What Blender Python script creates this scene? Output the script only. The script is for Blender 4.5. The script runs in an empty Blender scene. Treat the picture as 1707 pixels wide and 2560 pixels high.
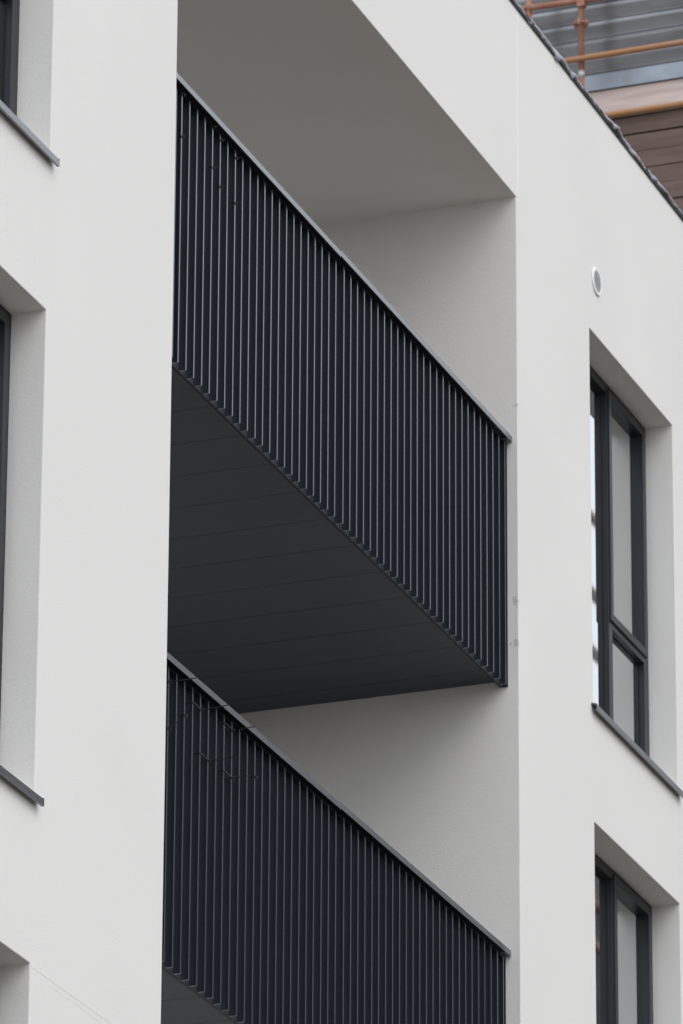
import bpy, bmesh, math, random
from mathutils import Vector, Matrix
random.seed(7)
S = bpy.context.scene
COL = S.collection

# ------------------------------------------------------------------ camera
F_PX, PITCH, YAW, ROLL = 15596.577, 21.634904, 20.676075, 0.325727   # focal length in px of the 1707 px wide photo
th, ya, ro = map(math.radians, (PITCH, YAW, ROLL))
fw = Vector((math.cos(ya)*math.cos(th), math.sin(ya)*math.cos(th), math.sin(th)))
rt = Vector((math.sin(ya), -math.cos(ya), 0)); up = rt.cross(fw)
rt2 = rt*math.cos(ro) + up*math.sin(ro); up2 = -rt*math.sin(ro) + up*math.cos(ro)
cam = bpy.data.cameras.new('camera'); co = bpy.data.objects.new('camera', cam); COL.objects.link(co)
co.matrix_world = Matrix(((rt2.x, up2.x, -fw.x, 0), (rt2.y, up2.y, -fw.y, -10.081139), (rt2.z, up2.z, -fw.z, 0), (0, 0, 0, 1)))
cam.sensor_fit = 'HORIZONTAL'; cam.sensor_width = 36; cam.lens = 36*F_PX/1707
cam.clip_start = 0.5; cam.clip_end = 3000
cam.dof.use_dof = True; cam.dof.focus_distance = 28.5; cam.dof.aperture_fstop = 13
S.camera = co

# ------------------------------------------------------------------ world, sun, exposure
SUN_EL, SUN_AZ = 48, -117            # degrees; azimuth of the direction TO the sun, from +x towards +y
w = bpy.data.worlds.new('World'); S.world = w; w.use_nodes = True
nt = w.node_tree; bg = nt.nodes['Background']
sky = nt.nodes.new('ShaderNodeTexSky'); sky.sky_type = 'NISHITA'; sky.sun_disc = False
sky.sun_elevation = math.radians(SUN_EL); sky.sun_rotation = math.radians(90-SUN_AZ)
sky.dust_density = 2.5; sky.air_density = 1.0; sky.altitude = 50
hs = nt.nodes.new('ShaderNodeHueSaturation'); hs.inputs['Saturation'].default_value = 0.30
cl = nt.nodes.new('ShaderNodeMix'); cl.data_type = 'RGBA'; cl.inputs[0].default_value = 0.72      # cloud cover over the clear sky
cl.inputs[7].default_value = (8.3, 8.75, 9.35, 1)
nt.links.new(sky.outputs[0], hs.inputs['Color']); nt.links.new(hs.outputs[0], cl.inputs[6]); nt.links.new(cl.outputs[2], bg.inputs[0])
bg.inputs[1].default_value = 0.15
sl = bpy.data.lights.new('sun', 'SUN'); sl.energy = 0.70; sl.angle = math.radians(40); sl.color = (1, .975, .94)
so = bpy.data.objects.new('sun', sl); COL.objects.link(so)
sd = Vector((math.cos(math.radians(SUN_EL))*math.cos(math.radians(SUN_AZ)), math.cos(math.radians(SUN_EL))*math.sin(math.radians(SUN_AZ)), math.sin(math.radians(SUN_EL))))
so.rotation_euler = sd.to_track_quat('Z', 'Y').to_euler(); so.location = (0, -20, 40)
S.view_settings.view_transform = 'Standard'; S.view_settings.look = 'None'
S.view_settings.gamma = 1; S.view_settings.exposure = 0.18

# ------------------------------------------------------------------ materials
def mat(name, color, rough=.6, metal=0, spec=.5, ior=1.5, noise=0, nscale=5, bump=0, bscale=200, tint=None, bdist=.002, stretch=(1, 1, 1), detail=4):
    m = bpy.data.materials.new(name); m.use_nodes = True; t = m.node_tree; b = t.nodes['Principled BSDF']
    b.inputs['Base Color'].default_value = (*color, 1); b.inputs['Roughness'].default_value = rough
    b.inputs['Metallic'].default_value = metal; b.inputs['IOR'].default_value = ior; b.inputs['Specular IOR Level'].default_value = spec
    tc = t.nodes.new('ShaderNodeTexCoord'); mp = t.nodes.new('ShaderNodeMapping'); mp.inputs['Scale'].default_value = stretch
    t.links.new(tc.outputs['Object'], mp.inputs[0])
    if noise:
        n = t.nodes.new('ShaderNodeTexNoise'); n.inputs['Scale'].default_value = nscale; n.inputs['Detail'].default_value = detail
        r = t.nodes.new('ShaderNodeMix'); r.data_type = 'RGBA'
        r.inputs[6].default_value = (*[c*(1-noise) for c in color], 1)
        r.inputs[7].default_value = (*(tint or [min(1, c*(1+noise)) for c in color]), 1)
        cr = t.nodes.new('ShaderNodeMapRange'); cr.inputs[1].default_value = .3; cr.inputs[2].default_value = .7
        t.links.new(mp.outputs[0], n.inputs['Vector']); t.links.new(n.outputs[0], cr.inputs[0])
        t.links.new(cr.outputs[0], r.inputs[0]); t.links.new(r.outputs[2], b.inputs['Base Color'])
    if bump:
        n2 = t.nodes.new('ShaderNodeTexNoise'); n2.inputs['Scale'].default_value = bscale; n2.inputs['Detail'].default_value = 5
        n2.inputs['Roughness'].default_value = .65
        bp = t.nodes.new('ShaderNodeBump'); bp.inputs['Strength'].default_value = bump; bp.inputs['Distance'].default_value = bdist
        t.links.new(mp.outputs[0], n2.inputs['Vector']); t.links.new(n2.outputs[0], bp.inputs['Height']); t.links.new(bp.outputs[0], b.inputs['Normal'])
    return m

M = {}
M['render'] = mat('white_render', (.80, .782, .758), .9, spec=.25, noise=.018, nscale=.8, bump=.4, bscale=105, bdist=.004)
def add_stains(m):
    """small grey scuffs where the render got chipped beside the balustrades, fixed in the wall's own coordinates"""
    t = m.node_tree; b = t.nodes['Principled BSDF']
    src = b.inputs['Base Color'].links[0].from_socket
    tc = t.nodes.new('ShaderNodeTexCoord')
    nz = t.nodes.new('ShaderNodeTexNoise'); nz.inputs['Scale'].default_value = 60
    t.links.new(tc.outputs['Object'], nz.inputs['Vector'])
    last = src
    for (x, y, z, r, sx) in [(29.384, .004, 12.945, .014, 1), (29.384, .016, 11.815, .022, 1), (29.384, .014, 11.575, .018, 1), (29.384, .045, 11.573, .010, 1)]:
        mp = t.nodes.new('ShaderNodeMapping'); mp.vector_type = 'TEXTURE'
        mp.inputs['Location'].default_value = (x, y, z); mp.inputs['Scale'].default_value = (r, r*.9, r*1.2)
        ln = t.nodes.new('ShaderNodeVectorMath'); ln.operation = 'LENGTH'
        ad = t.nodes.new('ShaderNodeMath'); ad.operation = 'MULTIPLY_ADD'; ad.inputs[1].default_value = 3.4
        mr = t.nodes.new('ShaderNodeMapRange'); mr.inputs[1].default_value = 2.2; mr.inputs[2].default_value = 2.8; mr.inputs[3].default_value = .36; mr.inputs[4].default_value = 0
        mx = t.nodes.new('ShaderNodeMix'); mx.data_type = 'RGBA'; mx.inputs[7].default_value = (.16, .16, .155, 1)
        t.links.new(tc.outputs['Object'], mp.inputs[0]); t.links.new(mp.outputs[0], ln.inputs[0])
        t.links.new(nz.outputs[0], ad.inputs[0]); t.links.new(ln.outputs['Value'], ad.inputs[2])
        t.links.new(ad.outputs[0], mr.inputs[0]); t.links.new(mr.outputs[0], mx.inputs[0])
        t.links.new(last, mx.inputs[6]); last = mx.outputs[2]
    t.links.new(last, b.inputs['Base Color'])
add_stains(M['render'])
M['bead'] = mat('plaster_bead', (.88, .88, .87), .6)
M['anthracite'] = mat('anthracite_powder_coat', (.014, .020, .030), .22, spec=.5, ior=2.1, noise=.10, nscale=3)
M['rail'] = mat('anthracite_rail', (.058, .066, .078), .25, spec=.6, ior=2.1, noise=.08, nscale=4)
M['frame'] = mat('window_frame_grey', (.024, .027, .032), .36, spec=.4, ior=1.45, noise=.06, nscale=4)
M['gasket'] = mat('black_gasket', (.012, .012, .013), .7)
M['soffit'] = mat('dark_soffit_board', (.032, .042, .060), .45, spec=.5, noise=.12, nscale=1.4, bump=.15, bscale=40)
M['concrete'] = mat('concrete', (.36, .35, .33), .85, noise=.15, nscale=3)
M['fascia'] = mat('fascia_sheet', (.014, .021, .031), .5, spec=.5, noise=.25, nscale=6)
M['tie'] = mat('black_nylon', (.022, .022, .024), .4)
M['membrane'] = mat('grey_membrane', (.30, .30, .335), .4, spec=.6, noise=.2, nscale=9, bump=.2, bscale=25, bdist=.01)
M['galv'] = mat('galvanised_steel', (.26, .265, .28), .24, metal=.8, noise=.22, nscale=3, stretch=(1, .6, 3))
M['flashing'] = mat('galvanised_flashing', (.27, .30, .34), .34, metal=.6, noise=.25, nscale=2.5)
M['timber'] = mat('planed_timber', (.62, .49, .45), .7, noise=.22, nscale=3.0, stretch=(1, .5, 5), tint=(.72, .61, .57))
M['boards'] = mat('weathered_boards', (.150, .103, .086), .8, noise=.2, nscale=2, stretch=(1, .8, 8))
M['toe'] = mat('grey_toe_board', (.13, .13, .115), .8, noise=.2, nscale=2)
M['orange'] = mat('orange_scaffold_paint', (.46, .16, .075), .5, noise=.35, nscale=9, tint=(.40, .22, .16))
M['yellow'] = mat('rusty_yellow_scaffold_paint', (.56, .26, .075), .5, noise=.35, nscale=7, tint=(.36, .19, .11))
M['zinc'] = mat('zinc_collar', (.55, .55, .53), .45, metal=.5)
M['vent'] = mat('white_vent_plastic', (.83, .83, .83), .45, noise=.02)
M['vent_grey'] = mat('vent_louvre', (.50, .51, .52), .5)
M['black'] = mat('dark_void', (.02, .02, .02), .9)
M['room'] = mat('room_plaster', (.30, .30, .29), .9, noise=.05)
M['brick'] = mat('dark_brick', (.10, .085, .075), .85, noise=.3, nscale=2)
M['ground'] = mat('street_surface', (.112, .097, .080), .9, noise=.2, nscale=.4, bump=.3, bscale=30)
def glass():
    m = bpy.data.materials.new('window_glass'); m.use_nodes = True; t = m.node_tree
    t.nodes.remove(t.nodes['Principled BSDF']); out = t.nodes['Material Output']
    tr = t.nodes.new('ShaderNodeBsdfTransparent'); tr.inputs[0].default_value = (.62, .68, .67, 1)
    gl = t.nodes.new('ShaderNodeBsdfGlossy'); gl.inputs['Roughness'].default_value = .015; gl.inputs[0].default_value = (.95, .98, 1, 1)
    f0 = t.nodes.new('ShaderNodeFresnel'); f0.inputs[0].default_value = 1.5
    fr = t.nodes.new('ShaderNodeMath'); fr.operation = 'MULTIPLY'; fr.use_clamp = True; fr.inputs[1].default_value = 3.3      # four coated surfaces of double glazing
    t.links.new(f0.outputs[0], fr.inputs[0])
    n = t.nodes.new('ShaderNodeTexNoise'); n.inputs['Scale'].default_value = 1.2; tc = t.nodes.new('ShaderNodeTexCoord')
    bp = t.nodes.new('ShaderNodeBump'); bp.inputs['Strength'].default_value = .02; bp.inputs['Distance'].default_value = .001
    t.links.new(tc.outputs['Object'], n.inputs['Vector']); t.links.new(n.outputs[0], bp.inputs['Height']); t.links.new(bp.outputs[0], gl.inputs['Normal'])
    mx = t.nodes.new('ShaderNodeMixShader'); t.links.new(fr.outputs[0], mx.inputs[0]); t.links.new(tr.outputs[0], mx.inputs[1]); t.links.new(gl.outputs[0], mx.inputs[2])
    t.links.new(mx.outputs[0], out.inputs[0]); return m
M['glass'] = glass()

# ------------------------------------------------------------------ helpers
def obj(name, bm, m, parent=None, bevel=0, smooth=False, recalc=True):
    if recalc: bmesh.ops.recalc_face_normals(bm, faces=bm.faces)
    me = bpy.data.meshes.new(name); bm.to_mesh(me); bm.free()
    me.materials.append(M[m] if isinstance(m, str) else m)
    if smooth:
        for p in me.polygons: p.use_smooth = True
    o = bpy.data.objects.new(name, me); COL.objects.link(o)
    if parent: o.parent = parent
    if bevel:
        b = o.modifiers.new('bevel', 'BEVEL'); b.width = bevel; b.segments = 2; b.limit_method = 'ANGLE'; b.angle_limit = math.radians(40)
    return o
def box(bm, x0, x1, y0, y1, z0, z1, rot=None):
    vs = [bm.verts.new((x, y, z)) for x in (x0, x1) for y in (y0, y1) for z in (z0, z1)]
    for f in ((0, 1, 3, 2), (4, 6, 7, 5), (0, 4, 5, 1), (2, 3, 7, 6), (0, 2, 6, 4), (1, 5, 7, 3)): bm.faces.new([vs[i] for i in f])
    if rot:
        c = Vector(((x0+x1)/2, (y0+y1)/2, (z0+z1)/2)); bmesh.ops.rotate(bm, verts=vs, cent=c, matrix=rot)
    return vs
def boxes(*l):
    bm = bmesh.new()
    for b in l: box(bm, *b)
    return bm
def tube(bm, pts, r, n=12):
    pts = [Vector(p) for p in pts]; rings = []
    for i, p in enumerate(pts):
        d = (pts[min(i+1, len(pts)-1)] - pts[max(i-1, 0)]).normalized()
        a = d.orthogonal().normalized() if i == 0 else (pa - d*pa.dot(d)).normalized(); pa = a
        b = d.cross(a); rr = r[i] if isinstance(r, (list, tuple)) else r
        rings.append([bm.verts.new(p + (a*math.cos(2*math.pi*k/n) + b*math.sin(2*math.pi*k/n))*rr) for k in range(n)])
    for i in range(len(rings)-1):
        for k in range(n): bm.faces.new((rings[i][k], rings[i][(k+1) % n], rings[i+1][(k+1) % n], rings[i+1][k]))
    bm.faces.new(rings[0][::-1]); bm.faces.new(rings[-1])
def prism(bm, prof, axis, a0, a1):
    """extrude a closed 2D profile; axis 'x': profile (y,z); axis 'y': profile (x,z)"""
    f = (lambda p, a: (a, p[0], p[1])) if axis == 'x' else (lambda p, a: (p[0], a, p[1]))
    A = [bm.verts.new(f(p, a0)) for p in prof]; B = [bm.verts.new(f(p, a1)) for p in prof]; n = len(prof)
    for i in range(n): bm.faces.new((A[i], A[(i+1) % n], B[(i+1) % n], B[i]))
    bm.faces.new(A[::-1]); bm.faces.new(B)
def empty(name, loc, label=None, cat=None, group=None, parent=None, kind=None):
    o = bpy.data.objects.new(name, None); COL.objects.link(o); o.location = loc
    if parent: o.parent = parent
    if label: o['label'] = label
    if cat: o['category'] = cat
    if group: o['group'] = group
    if kind: o['kind'] = kind
    return o

# ------------------------------------------------------------------ the setting
g = bmesh.new(); bmesh.ops.create_grid(g, x_segments=8, y_segments=8, size=900); bmesh.ops.translate(g, verts=g.verts, vec=(0, 0, -1.6))
o = obj('ground', g, 'ground'); o['kind'] = 'structure'

# ------------------------------------------------------------------ the white building
BX0, BX1, BZ0, BZ1 = 8.0, 36.0, -1.6, 15.36
bld = empty('apartment_building', (0, 0, 0), 'white rendered apartment block with recessed balconies and dark grey window frames', 'building')
XL, XPL, XPR, XWL, XWR = 23.034, 24.4926, 29.384, 30.640, 32.172
WH, WS, REV = 13.907, 11.665, .167
DZ2, DZL, DZS = -2.935, -3.00, -3.0
LD = 1.80                                             # depth of the balcony recess
# openings: x0, x1, z0, z1, reveal depth
ops = [(XWL, XWR, WS, WH, REV), (XWL, XWR, WS+DZ2, WH+DZ2, REV),
       (XL-1.532, XL, WS, WH, REV), (XL-1.532, XL, WS-2.997, WH-3.0, REV), (XL-1.532, XL, WS-6.0, WH-6.0, REV),
       (XPL, XPR, 5.35, 14.178, LD)]
xs = sorted({BX0, BX1, *[v for q in ops for v in q[:2]]}); zs = sorted({BZ0, BZ1, *[v for q in ops for v in q[2:4]]})
wb = bmesh.new(); cache = {}
def V(x, y, z):
    k = (round(x, 4), round(y, 4), round(z, 4))
    if k not in cache: cache[k] = wb.verts.new(k)
    return cache[k]
def hole(cx, cz):
    for q in ops:
        if q[0] < cx < q[1] and q[2] < cz < q[3]: return q
for i in range(len(xs)-1):
    for j in range(len(zs)-1):
        x0, x1, z0, z1 = xs[i], xs[i+1], zs[j], zs[j+1]; h = hole((x0+x1)/2, (z0+z1)/2)
        if not h: wb.faces.new((V(x0, 0, z0), V(x1, 0, z0), V(x1, 0, z1), V(x0, 0, z1))); continue
        d = h[4]
        for (a, b, on) in (((x0, z0), (x0, z1), abs(x0-h[0]) < 1e-6), ((x1, z1), (x1, z0), abs(x1-h[1]) < 1e-6),
                           ((x0, z1), (x1, z1), abs(z1-h[3]) < 1e-6), ((x1, z0), (x0, z0), abs(z0-h[2]) < 1e-6)):
            if on: wb.faces.new((V(a[0], 0, a[1]), V(b[0], 0, b[1]), V(b[0], d, b[1]), V(a[0], d, a[1])))
# back of the recess, parapet top, far sides and roof
def quad(*p): wb.faces.new([V(*q) for q in p])
for j in range(len(zs)-1):
    if 5.35 <= zs[j] and zs[j+1] <= 14.178: 
        row = [x for x in xs if XPL <= x <= XPR]
        for i in range(len(row)-1): quad((row[i], LD, zs[j]), (row[i+1], LD, zs[j]), (row[i+1], LD, zs[j+1]), (row[i], LD, zs[j+1]))
for x0, x1 in zip(xs, xs[1:]):
    quad((x0, 0, BZ1), (x1, 0, BZ1), (x1, .38, BZ1), (x0, .38, BZ1)); quad((x0, .38, BZ1), (x1, .38, BZ1), (x1, .38, 15.0), (x0, .38, 15.0))
    quad((x0, .38, 15.0), (x1, .38, 15.0), (x1, 11, 15.0), (x0, 11, 15.0)); quad((x0, 11, 15), (x1, 11, 15), (x1, 11, BZ0), (x0, 11, BZ0))
for X in (BX0, BX1):
    for z0, z1 in zip(zs, zs[1:]):
        if z1 < 15.1: quad((X, 0, z0), (X, .38, z0), (X, .38, z1), (X, 0, z1)) 
    zl = zs[-2]
    quad((X, 0, zl), (X, .38, zl), (X, .38, BZ1), (X, 0, BZ1)); quad((X, .38, BZ0), (X, 11, BZ0), (X, 11, 15.0), (X, .38, 15.0))
wall = obj('wall', wb, 'render', bld, bevel=.0035)
# rooms behind the windows
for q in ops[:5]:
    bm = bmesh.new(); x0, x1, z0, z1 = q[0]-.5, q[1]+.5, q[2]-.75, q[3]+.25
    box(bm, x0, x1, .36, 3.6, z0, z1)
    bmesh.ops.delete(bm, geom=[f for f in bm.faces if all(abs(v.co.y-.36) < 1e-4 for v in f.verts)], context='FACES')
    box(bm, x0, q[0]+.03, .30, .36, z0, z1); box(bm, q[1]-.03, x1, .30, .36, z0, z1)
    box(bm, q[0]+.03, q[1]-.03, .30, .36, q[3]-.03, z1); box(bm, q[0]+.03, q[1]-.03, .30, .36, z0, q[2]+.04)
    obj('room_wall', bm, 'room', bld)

# floor slabs, dark soffits with butt joints, fascia
for zs_, dy in ((11.364, 0), (8.442, .02)):
    bm = bmesh.new(); box(bm, XPL-.05, XPR+.05, .13+dy, LD+.05, zs_+.03, zs_+.36)
    obj('balcony_slab', bm, 'concrete', bld)
    bm = bmesh.new(); xe = [XPL+.003] + [25.325+.3855*i for i in range(11)] + [XPR-.002]
    for a, b in zip(xe, xe[1:]): box(bm, a+.002, b-.002, .112+dy*1.2, LD-.003, zs_, zs_+.025)
    obj('soffit', bm, 'soffit', bld)
    bm = boxes((XPL+.003, XPR-.002, .104+dy, .125+dy, zs_+.027, zs_+.034)); obj('shadow_trim', bm, 'gasket', bld)
bm = boxes((XPL-.05, XPR+.05, .13, LD+.05, 5.36, 5.7)); obj('balcony_slab', bm, 'concrete', bld)

# ------------------------------------------------------------------ balustrades (part of the building, balusters are sub-parts)
RY, FY, FD, FT, PITCHX, XF = .03, .056, .036, .0115, .0986, 29.337
def baluster_mesh(zb, zt):
    bm = bmesh.new(); box(bm, -FT/2, FT/2, 0, FD, zb, zt)
    bmesh.ops.bevel(bm, geom=[e for e in bm.edges if abs(e.verts[0].co.z-e.verts[1].co.z) > .5], offset=.0005, segments=1, affect='EDGES')
    bmesh.ops.recalc_face_normals(bm, faces=bm.faces)
    me = bpy.data.meshes.new('baluster'); bm.to_mesh(me); bm.free(); me.materials.append(M['anthracite']); return me
def balustrade(zr, zb, label, dy=0):
    """zr: top of the handrail, zb: foot of the balusters"""
    r = empty('balustrade', (0, dy, 0), parent=bld); r['label'] = label
    bm = bmesh.new()      # handrail: flat-topped channel, open below
    prism(bm, [(RY, zr-.033), (RY, zr-.002), (RY+.002, zr), (RY+.098, zr), (RY+.1, zr-.002), (RY+.1, zr-.033), (RY+.096, zr-.033), (RY+.096, zr-.005), (RY+.004, zr-.005), (RY+.004, zr-.033)], 'x', XPL+.006, XPR-.003)
    obj('handrail', bm, 'rail', r)
    bm = boxes((XPL+.01, XPR-.006, RY+.03, RY+.070, zr-.045, zr-.0055)); obj('top_bar', bm, 'anthracite', r)
    bm = boxes((XPL+.01, XPR-.003, FY+FD, FY+FD+.006, zb, zr-.034)); obj('back_sheet', bm, 'fascia', r)
    bm = boxes((XPL+.01, XPR-.003, FY+FD+.0065, FY+FD+.014, zb+.0, zb+.012)); obj('bottom_flange', bm, 'gasket', r)
    bm = boxes((XPR-.009, XPR-.001, FY+.004, FY+FD, zb, zr-.034)); obj('end_plate', bm, 'anthracite', r)
    me = baluster_mesh(zb, zr-.034); first = None; x = XF
    while x > XPL+.14:
        o = bpy.data.objects.new('baluster', me); COL.objects.link(o); o.location = (x+random.uniform(-.0012, .0012), FY+random.uniform(-.0006, .0006), 0)
        o.parent = r; x -= PITCHX
    o = bpy.data.objects.new('baluster', me); COL.objects.link(o); o.location = (24.632, FY, 0); o.parent = r      # end bar, closer set
balustrade(12.762, 11.331, 'upper dark balustrade of close vertical flat bars')
balustrade(9.866, 8.420, 'lower dark balustrade of close vertical flat bars', .02)

# ------------------------------------------------------------------ windows
FR = 'frame'
def sill(p, x0, x1, z, right_lip=True):
    bm = bmesh.new(); a, b = x0-.035, x1+.030
    yf = -.034; z0 = z-.013; zf = z0-.020
    prism(bm, [(REV+.002, z0+.014), (yf, zf+.006), (yf, zf-.026), (yf+.012, zf-.026), (yf+.012, zf-.023), (yf+.003, zf-.023), (yf+.003, zf+.003), (REV+.002, z0+.011)], 'x', a, b)
    for X in (a, b-.003):                      # folded end caps
        prism(bm, [(.0, zf+.0065), (yf, zf+.006), (yf, zf+.003+.008), (-.002, zf+.02)], 'x', X, X+.003)
    s = obj('sill', bm, 'rail', p); return s
def window(x0, x1, z0, z1, label, mull=True, transom=.795, ajar=0):
    """x0..x1, z0..z1 the opening; frame front face at y = REV, glass further in"""
    p = empty('window', (0, 0, 0), parent=bld); p['label'] = label
    y0, y1, W = REV, REV+.075, .060; WR = .078
    xm0, xm1 = (x0+.808, x0+.873)
    fz0 = z0+.012
    bm = bmesh.new()
    e = .003
    box(bm, x0+e, x0+W, y0, y1, fz0, z1-e); box(bm, x1-WR, x1-e, y0, y1, fz0, z1-e)
    box(bm, x0+W, x1-WR, y0, y1, z1-W, z1-e); box(bm, x0+W, x1-WR, y0, y1, fz0, fz0+W)
    box(bm, xm0, xm1, y0, y1, fz0+W, z1-W)
    zt = z0+transom
    if transom: box(bm, xm1, x1-WR, y0, y1, zt-.040, zt+.008)
    obj('frame', bm, FR, p, bevel=.002)
    # gasket ring set into the sash joint and opening sash at the upper right
    sb = (zt if transom else fz0+W-.03)
    bm = bmesh.new(); sw = .046
    a0, a1, b0, b1 = xm1-.052, x1-.044, sb, z1-.030; ya_, yb = y0-.012, y0+.060
    box(bm, a0, a0+sw, ya_, yb, b0, b1); box(bm, a1-sw, a1, ya_, yb, b0, b1)
    box(bm, a0+sw, a1-sw, ya_, yb, b1-sw, b1); box(bm, a0+sw, a1-sw, ya_, yb, b0, b0+sw)
    s = obj('sash', bm, FR, p, bevel=.002)
    bm = boxes((a0+sw, a1-sw, y0+.028, y0+.034, b0+sw, b1-sw)); obj('pane', bm, 'glass', p)
    bm = boxes((x0+W, xm0, y0+.034, y0+.040, fz0+W, z1-W)); obj('pane', bm, 'glass', p)
    if transom:
        bm = boxes((xm1, x1-WR, y0+.034, y0+.040, fz0+W, zt-.040)); obj('pane', bm, 'glass', p)
    # bead strip round the fixed lights
    bm = bmesh.new(); q = .004
    for (u0, u1, v0, v1) in [(x0+W, xm0, fz0+W, z1-W)] + ([(xm1, x1-WR, fz0+W, zt-.040)] if transom else []):
        box(bm, u0, u0+q, y0+.029, y0+.0335, v0, v1); box(bm, u1-q, u1, y0+.029, y0+.0335, v0, v1)
        box(bm, u0+q, u1-q, y0+.029, y0+.0335, v1-q, v1); box(bm, u0+q, u1-q, y0+.029, y0+.0335, v0, v0+q)
    obj('glazing_bead', bm, 'gasket', p)
    sill(p, x0, x1, z0)
window(XWL, XWR, WS, WH, 'two-light window with dark grey frame right of the upper balcony')
window(XWL, XWR, WS+DZ2, WH+DZ2, 'two-light window at the lower right, cut off by the photo')
window(XL-1.532, XL, WS, WH, 'window whose sill shows at the top left')
window(XL-1.532, XL, WS-2.997, WH-3.0, 'window half way up at the left edge')
window(XL-1.532, XL, WS-6.0, WH-6.0, 'window at the bottom left corner')

# ------------------------------------------------------------------ air vent
vx, vz, vr = 30.772, 14.243, .083
v = empty('air_vent', (0, 0, 0), parent=bld); v['label'] = 'small round white louvred air vent'
bm = bmesh.new()
def ring(bm, r0, r1, y0, y1, n=40):
    L = [[bm.verts.new((vx+r*math.cos(2*math.pi*k/n), y, vz+r*math.sin(2*math.pi*k/n))) for k in range(n)] for (r, y) in ((r1, y1), (r1, y0+.004), (r1-.004, y0), (r0+.003, y0), (r0, y0+.003), (r0, y1))]
    for a, b in zip(L, L[1:]):
        for k in range(n): bm.faces.new((a[k], a[(k+1) % n], b[(k+1) % n], b[k]))
ring(bm, .062, vr, -.010, -.001); obj('ring', bm, 'vent', v, smooth=False)
bm = bmesh.new()
for i in range(10):
    z = vz-.055+i*.0122; h = math.sqrt(max(0, .063**2-(z-vz)**2))
    if h > .012: box(bm, vx-h, vx+h, -.010, -.004, z-.0016, z+.0016, Matrix.Rotation(math.radians(-15), 3, 'X'))
obj('louvre', bm, 'vent', v)
bm = bmesh.new(); bmesh.ops.create_circle(bm, cap_ends=True, radius=.064, segments=32, matrix=Matrix.Translation((vx, -.0015, vz)) @ Matrix.Rotation(math.radians(90), 4, 'X')); obj('backing', bm, 'black', v)

# ------------------------------------------------------------------ plaster beads
bm = boxes((XPR+.024, XPR+.034, -.0025, .001, 14.19, 15.30)); obj('plaster_bead', bm, 'bead', bld)
bm = boxes((XL+.012, XPL-.01, -.0007, .001, 7.893, 7.911)); obj('plaster_bead', bm, 'render', bld)
bm = boxes((XL+.20, XPL-.01, -.0004, .001, 7.868, 7.876)); obj('plaster_bead', bm, 'render', bld)

# ------------------------------------------------------------------ roof edge: loose membrane lapped over a metal drip
bm = bmesh.new(); n = 620; x0, x1 = 26.5, 35.95; rows = 7; G = []
def nz(x, f, s): return math.sin(x*f+s)*.5+math.sin(x*f*2.3+s*1.7)*.3+math.sin(x*f*5.1+s*2.9)*.2
lap = 0
for i in range(n+1):
    x = x0+(x1-x0)*i/n
    seg = (x*1.35) % 1.0; lapo = .010*(seg < .07)                  # overlaps between lengths
    drop = .036+.010*nz(x, 4, 1)+.005*nz(x, 15, 2)+(.022 if 30.04 < x < 30.10 else 0)+(.016 if .93 < seg else 0)
    out = .013+.007*nz(x, 6, 3)+.004*nz(x, 19, .5)+lapo
    top = BZ1+.016+.006*nz(x, 6, 4)+.004*nz(x, 27, 4)
    P = [(.40, top-.002), (.12, top+.004), (.0-out*.4, top), (-out, top-.012), (-out*1.15-.002*nz(x, 25, 1), top-drop*.5), (-out*.8-.010*(nz(x, 13, 6)+.3), top-drop*.85), (-out*.5-.008*(nz(x, 17, 2)), top-drop)]
    G.append([bm.verts.new((x, a, b)) for a, b in P])
for a, b in zip(G, G[1:]):
    for k in range(rows-1): bm.faces.new((a[k], b[k], b[k+1], a[k+1]))
o = obj('roof_membrane', bm, 'membrane', bld, recalc=True, smooth=True)
sm = o.modifiers.new('solid', 'SOLIDIFY'); sm.thickness = .003
bm = bmesh.new(); prism(bm, [(-.003, BZ1-.030), (-.010, BZ1-.033), (-.010, BZ1+.004), (.3, BZ1+.004), (.3, BZ1+.002), (-.003, BZ1+.002)], 'x', 26.5, 35.95)
obj('roof_drip', bm, 'gasket', bld)

# ------------------------------------------------------------------ cable ties round the balusters
def fin_x(x):
    k = round((XF-x)/PITCHX); return XF-k*PITCHX
def tie(x, z, tail, label, span=1, droop=.0, side=0):
    back = FD-.002 if tail > .03 else .016
    """a nylon tie looped round one or two bars, its cut or uncut tail standing out into the street"""
    fx = fin_x(x); bm = bmesh.new(); r = .0022
    xa, xb = fx-.009-(span-1)*PITCHX, fx+.009; yf, yb = FY-.004, FY+FD+.003; dz = .016 if z < 11 else 0
    pts = [(xb, yf, z), (xb, FY+back, z+.001), (xa, FY+back, z+.004), (xa, yf, z+.003), (xb, yf, z)]
    tube(bm, pts, r, 6)
    box(bm, fx-.005, fx+.007, yf-.007, yf+.001, z-.005, z+.005)
    if tail:
        T = [(fx+side*t, yf-.004-tail*t, z-droop*t*t) for t in (0, .25, .5, .75, 1)]
        tube(bm, T, [.003, .003, .0028, .0025, .0014], 6)
    bmesh.ops.translate(bm, verts=bm.verts, vec=(0, .02 if dz else 0, dz))
    o = obj('cable_tie', bm, 'tie'); o['label'] = label; o['category'] = 'cable tie'; o['group'] = 'cable ties on the balustrade bars'
    return o
tie(24.70, 12.705, .008, 'cut black tie just under the upper handrail, nearest the left pillar')
tie(24.697, 12.487, .012, 'cut black tie on the upper bars nearest the left pillar, lower of that pair')
tie(25.11, 12.712, .012, 'cut black tie tight under the upper handrail on the fifth bar')
tie(25.105, 12.498, .020, 'cut black tie lower down on the fifth upper bar')
tie(25.211, 12.684, .015, 'cut black tie on the sixth upper bar, higher of its pair')
tie(25.206, 12.44, .020, 'cut black tie on the sixth upper bar, lower of its pair')
tie(25.405, 12.677, .020, 'rightmost cut black tie on the upper bars, higher of its pair')
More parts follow.
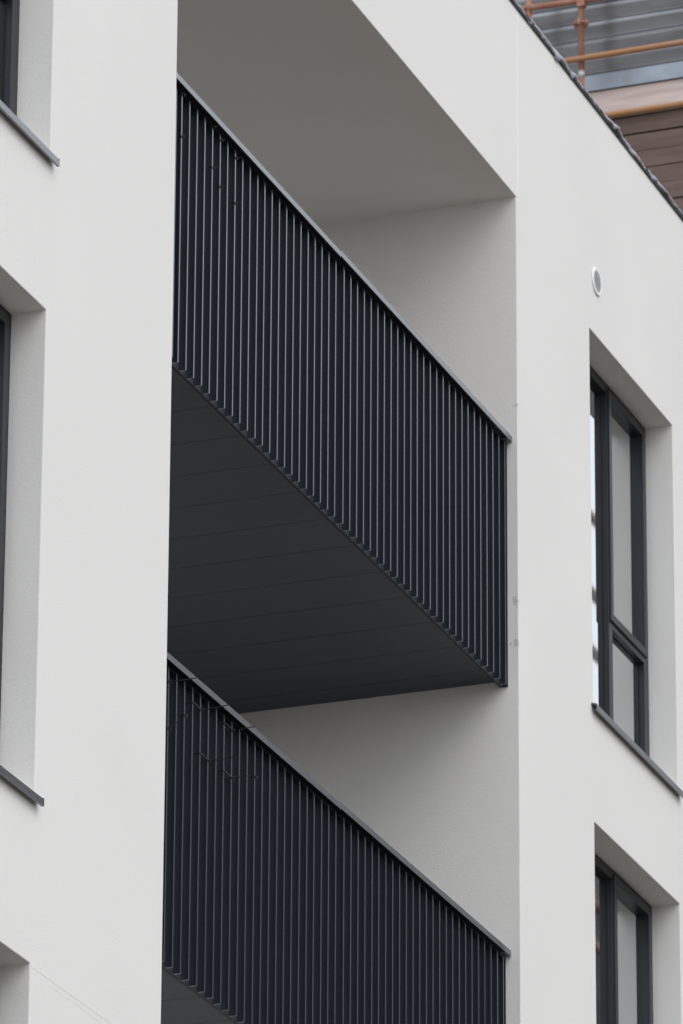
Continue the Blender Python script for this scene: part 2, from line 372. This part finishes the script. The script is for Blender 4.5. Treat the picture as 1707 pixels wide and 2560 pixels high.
tie(25.399, 12.437, .020, 'lowest and rightmost cut black tie on the upper bars')
tie(24.673, 9.735, .160, 'black tie with long tail crossing the lower handrail nearest the left pillar', 1, -.004)
tie(24.688, 9.511, .040, 'black tie with tail bent up, low beside the left pillar on the lower bars', 1, -.035)
tie(24.875, 9.637, .004, 'tiny black tie without tail on the third lower bar')
tie(25.061, 9.733, .150, 'black tie with long tail crossing the middle of the three tails over the lower handrail', 2, -.012)
tie(25.176, 9.518, .140, 'long black double tie in the middle of the lower bars, below the crossing tails', 2, .0)
tie(25.458, 9.765, .010, 'short black tie looped across two lower bars under the third tail', 2)
tie(25.560, 9.806, .070, 'black tie whose tail crosses the lower handrail farthest to the right', 1, -.004)
tie(25.484, 9.530, .085, 'lowest black tie on the lower bars, looped across two bars with a tail', 2, -.004)
tie(25.769, 9.630, .004, 'tiny black tie on the lower bars, farthest to the right')

# ------------------------------------------------------------------ unfinished building behind, with its scaffold
BXB = 42.42
ub = empty('unfinished_building', (BXB, 5, -1.6), 'unfinished building behind the roof edge clad in galvanised corrugated sheet over brown boards', 'building')
def under(o, p): o.parent = p; o.matrix_parent_inverse = Matrix.Translation(-Vector(p.location)); return o
bm = bmesh.new()   # corrugated sheet with wide trapezoid ribs running level
pr = []; z = 21.400; pit = .1535
while z < 24.7:
    for dz, dx in ((0, -.048), (.002, -.004), (.008, -.004), (.030, -.024), (.034, -.026), (.122, -.052), (.127, -.055), (.132, -.0555), (.150, -.0555), (.1525, -.052)): pr.append((BXB+dx, z+dz))
    z += pit
A = [bm.verts.new((x, -1.5, z)) for x, z in pr]; B = [bm.verts.new((x, 11, z)) for x, z in pr]
for i in range(len(pr)-1): bm.faces.new((A[i], A[i+1], B[i+1], B[i]))
o = under(obj('corrugated_sheet', bm, 'galv', None), ub); s_ = o.modifiers.new('solid', 'SOLIDIFY'); s_.thickness = .002; s_.offset = 1
bm = boxes((BXB-.05, BXB-.045, -1.5, 11, 21.262, 21.398)); box(bm, BXB-.045, BXB+.05, -1.5, 11, 21.390, 21.396)
under(obj('edge_flashing', bm, 'flashing', None), ub)
under(obj('timber_plank', boxes((BXB-.03, BXB+.02, -1.5, 11, 21.03, 21.258)), 'timber', None), ub)
bm = bmesh.new(); z = 21.02; i = 0
while z > 14:
    h = .15; d = random.uniform(0, .012)
    box(bm, BXB+.03+d, BXB+.06+d, -1.5, 11, z-h+.008, z, Matrix.Rotation(math.radians(random.uniform(-.25, .25)), 3, 'X')); z -= h; i += 1
under(obj('board_cladding', bm, 'boards', None), ub)
under(obj('structural_core', boxes((BXB+.12, BXB+9, -1.5, 11, -1.6, 24.4)), 'brick', None), ub)

sc = empty('scaffold', (42, 4, -1.6), 'orange painted tube scaffold in front of the corrugated sheet', 'scaffold')
def tb(name, pts, r, m): 
    bm = bmesh.new(); tube(bm, pts, r, 16); return under(obj(name, bm, m, None, smooth=True), sc)
st = tb('standard', [(42, 3.782, -1.6), (42, 3.782, 21.20)], .0245, 'orange')
tb('standard', [(42.0, 3.782, 21.27), (42.0, 3.782, 23.5)], .0245, 'orange')
bm = bmesh.new(); tube(bm, [(42, 3.782, 21.205), (42, 3.782, 21.262)], .027, 16); under(obj('spigot', bm, 'zinc', None, smooth=True), sc)
tb('standard', [(42, 4.215, -1.6), (42, 4.215, 23.5)], .0245, 'orange')
bm = bmesh.new(); tube(bm, [(42, 3.782, 21.655), (42, 3.782, 21.664), (42, 3.782, 21.672), (42, 3.782, 21.682)], [.032, .062, .062, .034], 20)
for a in (0, 90, 180, 270):
    c, s = math.cos(math.radians(a)), math.sin(math.radians(a)); box(bm, 42+c*.045-.011, 42+c*.045+.011, 3.782+s*.045-.011, 3.782+s*.045+.011, 21.648, 21.70)
under(obj('rosette', bm, 'orange', None), sc)
tb('ledger', [(41.99, 4.9, 21.895), (41.99, 2.2, 21.84)], .0245, 'orange')
tb('ledger', [(41.95, 9, 21.322), (41.95, 0, 21.362)], .0245, 'yellow')
tb('ledger', [(41.95, 9, 20.815), (41.95, 0, 20.825)], .0245, 'yellow')
bm = boxes((41.955, 42.02, 3.74, 3.80, 21.81, 21.92)); under(obj('coupler', bm, 'orange', None), sc)

# ------------------------------------------------------------------ across the street, only seen mirrored in glass and paint
ob = empty('opposite_building', (65, -15, -1.6), 'dark brick building across the street, seen only as a reflection in the window glass', 'building')
bm = boxes((46, 60, -26, -13.6, -1.6, 20.6), (60.01, 95, -26, -13.6, -1.6, 26.2))
under(obj('wall', bm, 'brick', None), ob)
bm = bmesh.new()
for zz in (22.6, 23.8, 24.35, 29.6): tube(bm, [(60, -12.9, zz), (94, -12.9, zz)], .06, 8)
for xx in range(60, 95, 2): tube(bm, [(xx, -12.9, -1.6), (xx, -12.9, 29.6)], .06, 8)
under(obj('scaffold_frame', bm, 'orange', None), ob)
bm = boxes((60, 94, -12.82, -12.78, 28.34, 28.50), (60, 94, -12.82, -12.78, 27.55, 27.70))
under(obj('toe_board', bm, 'toe', None), ob)
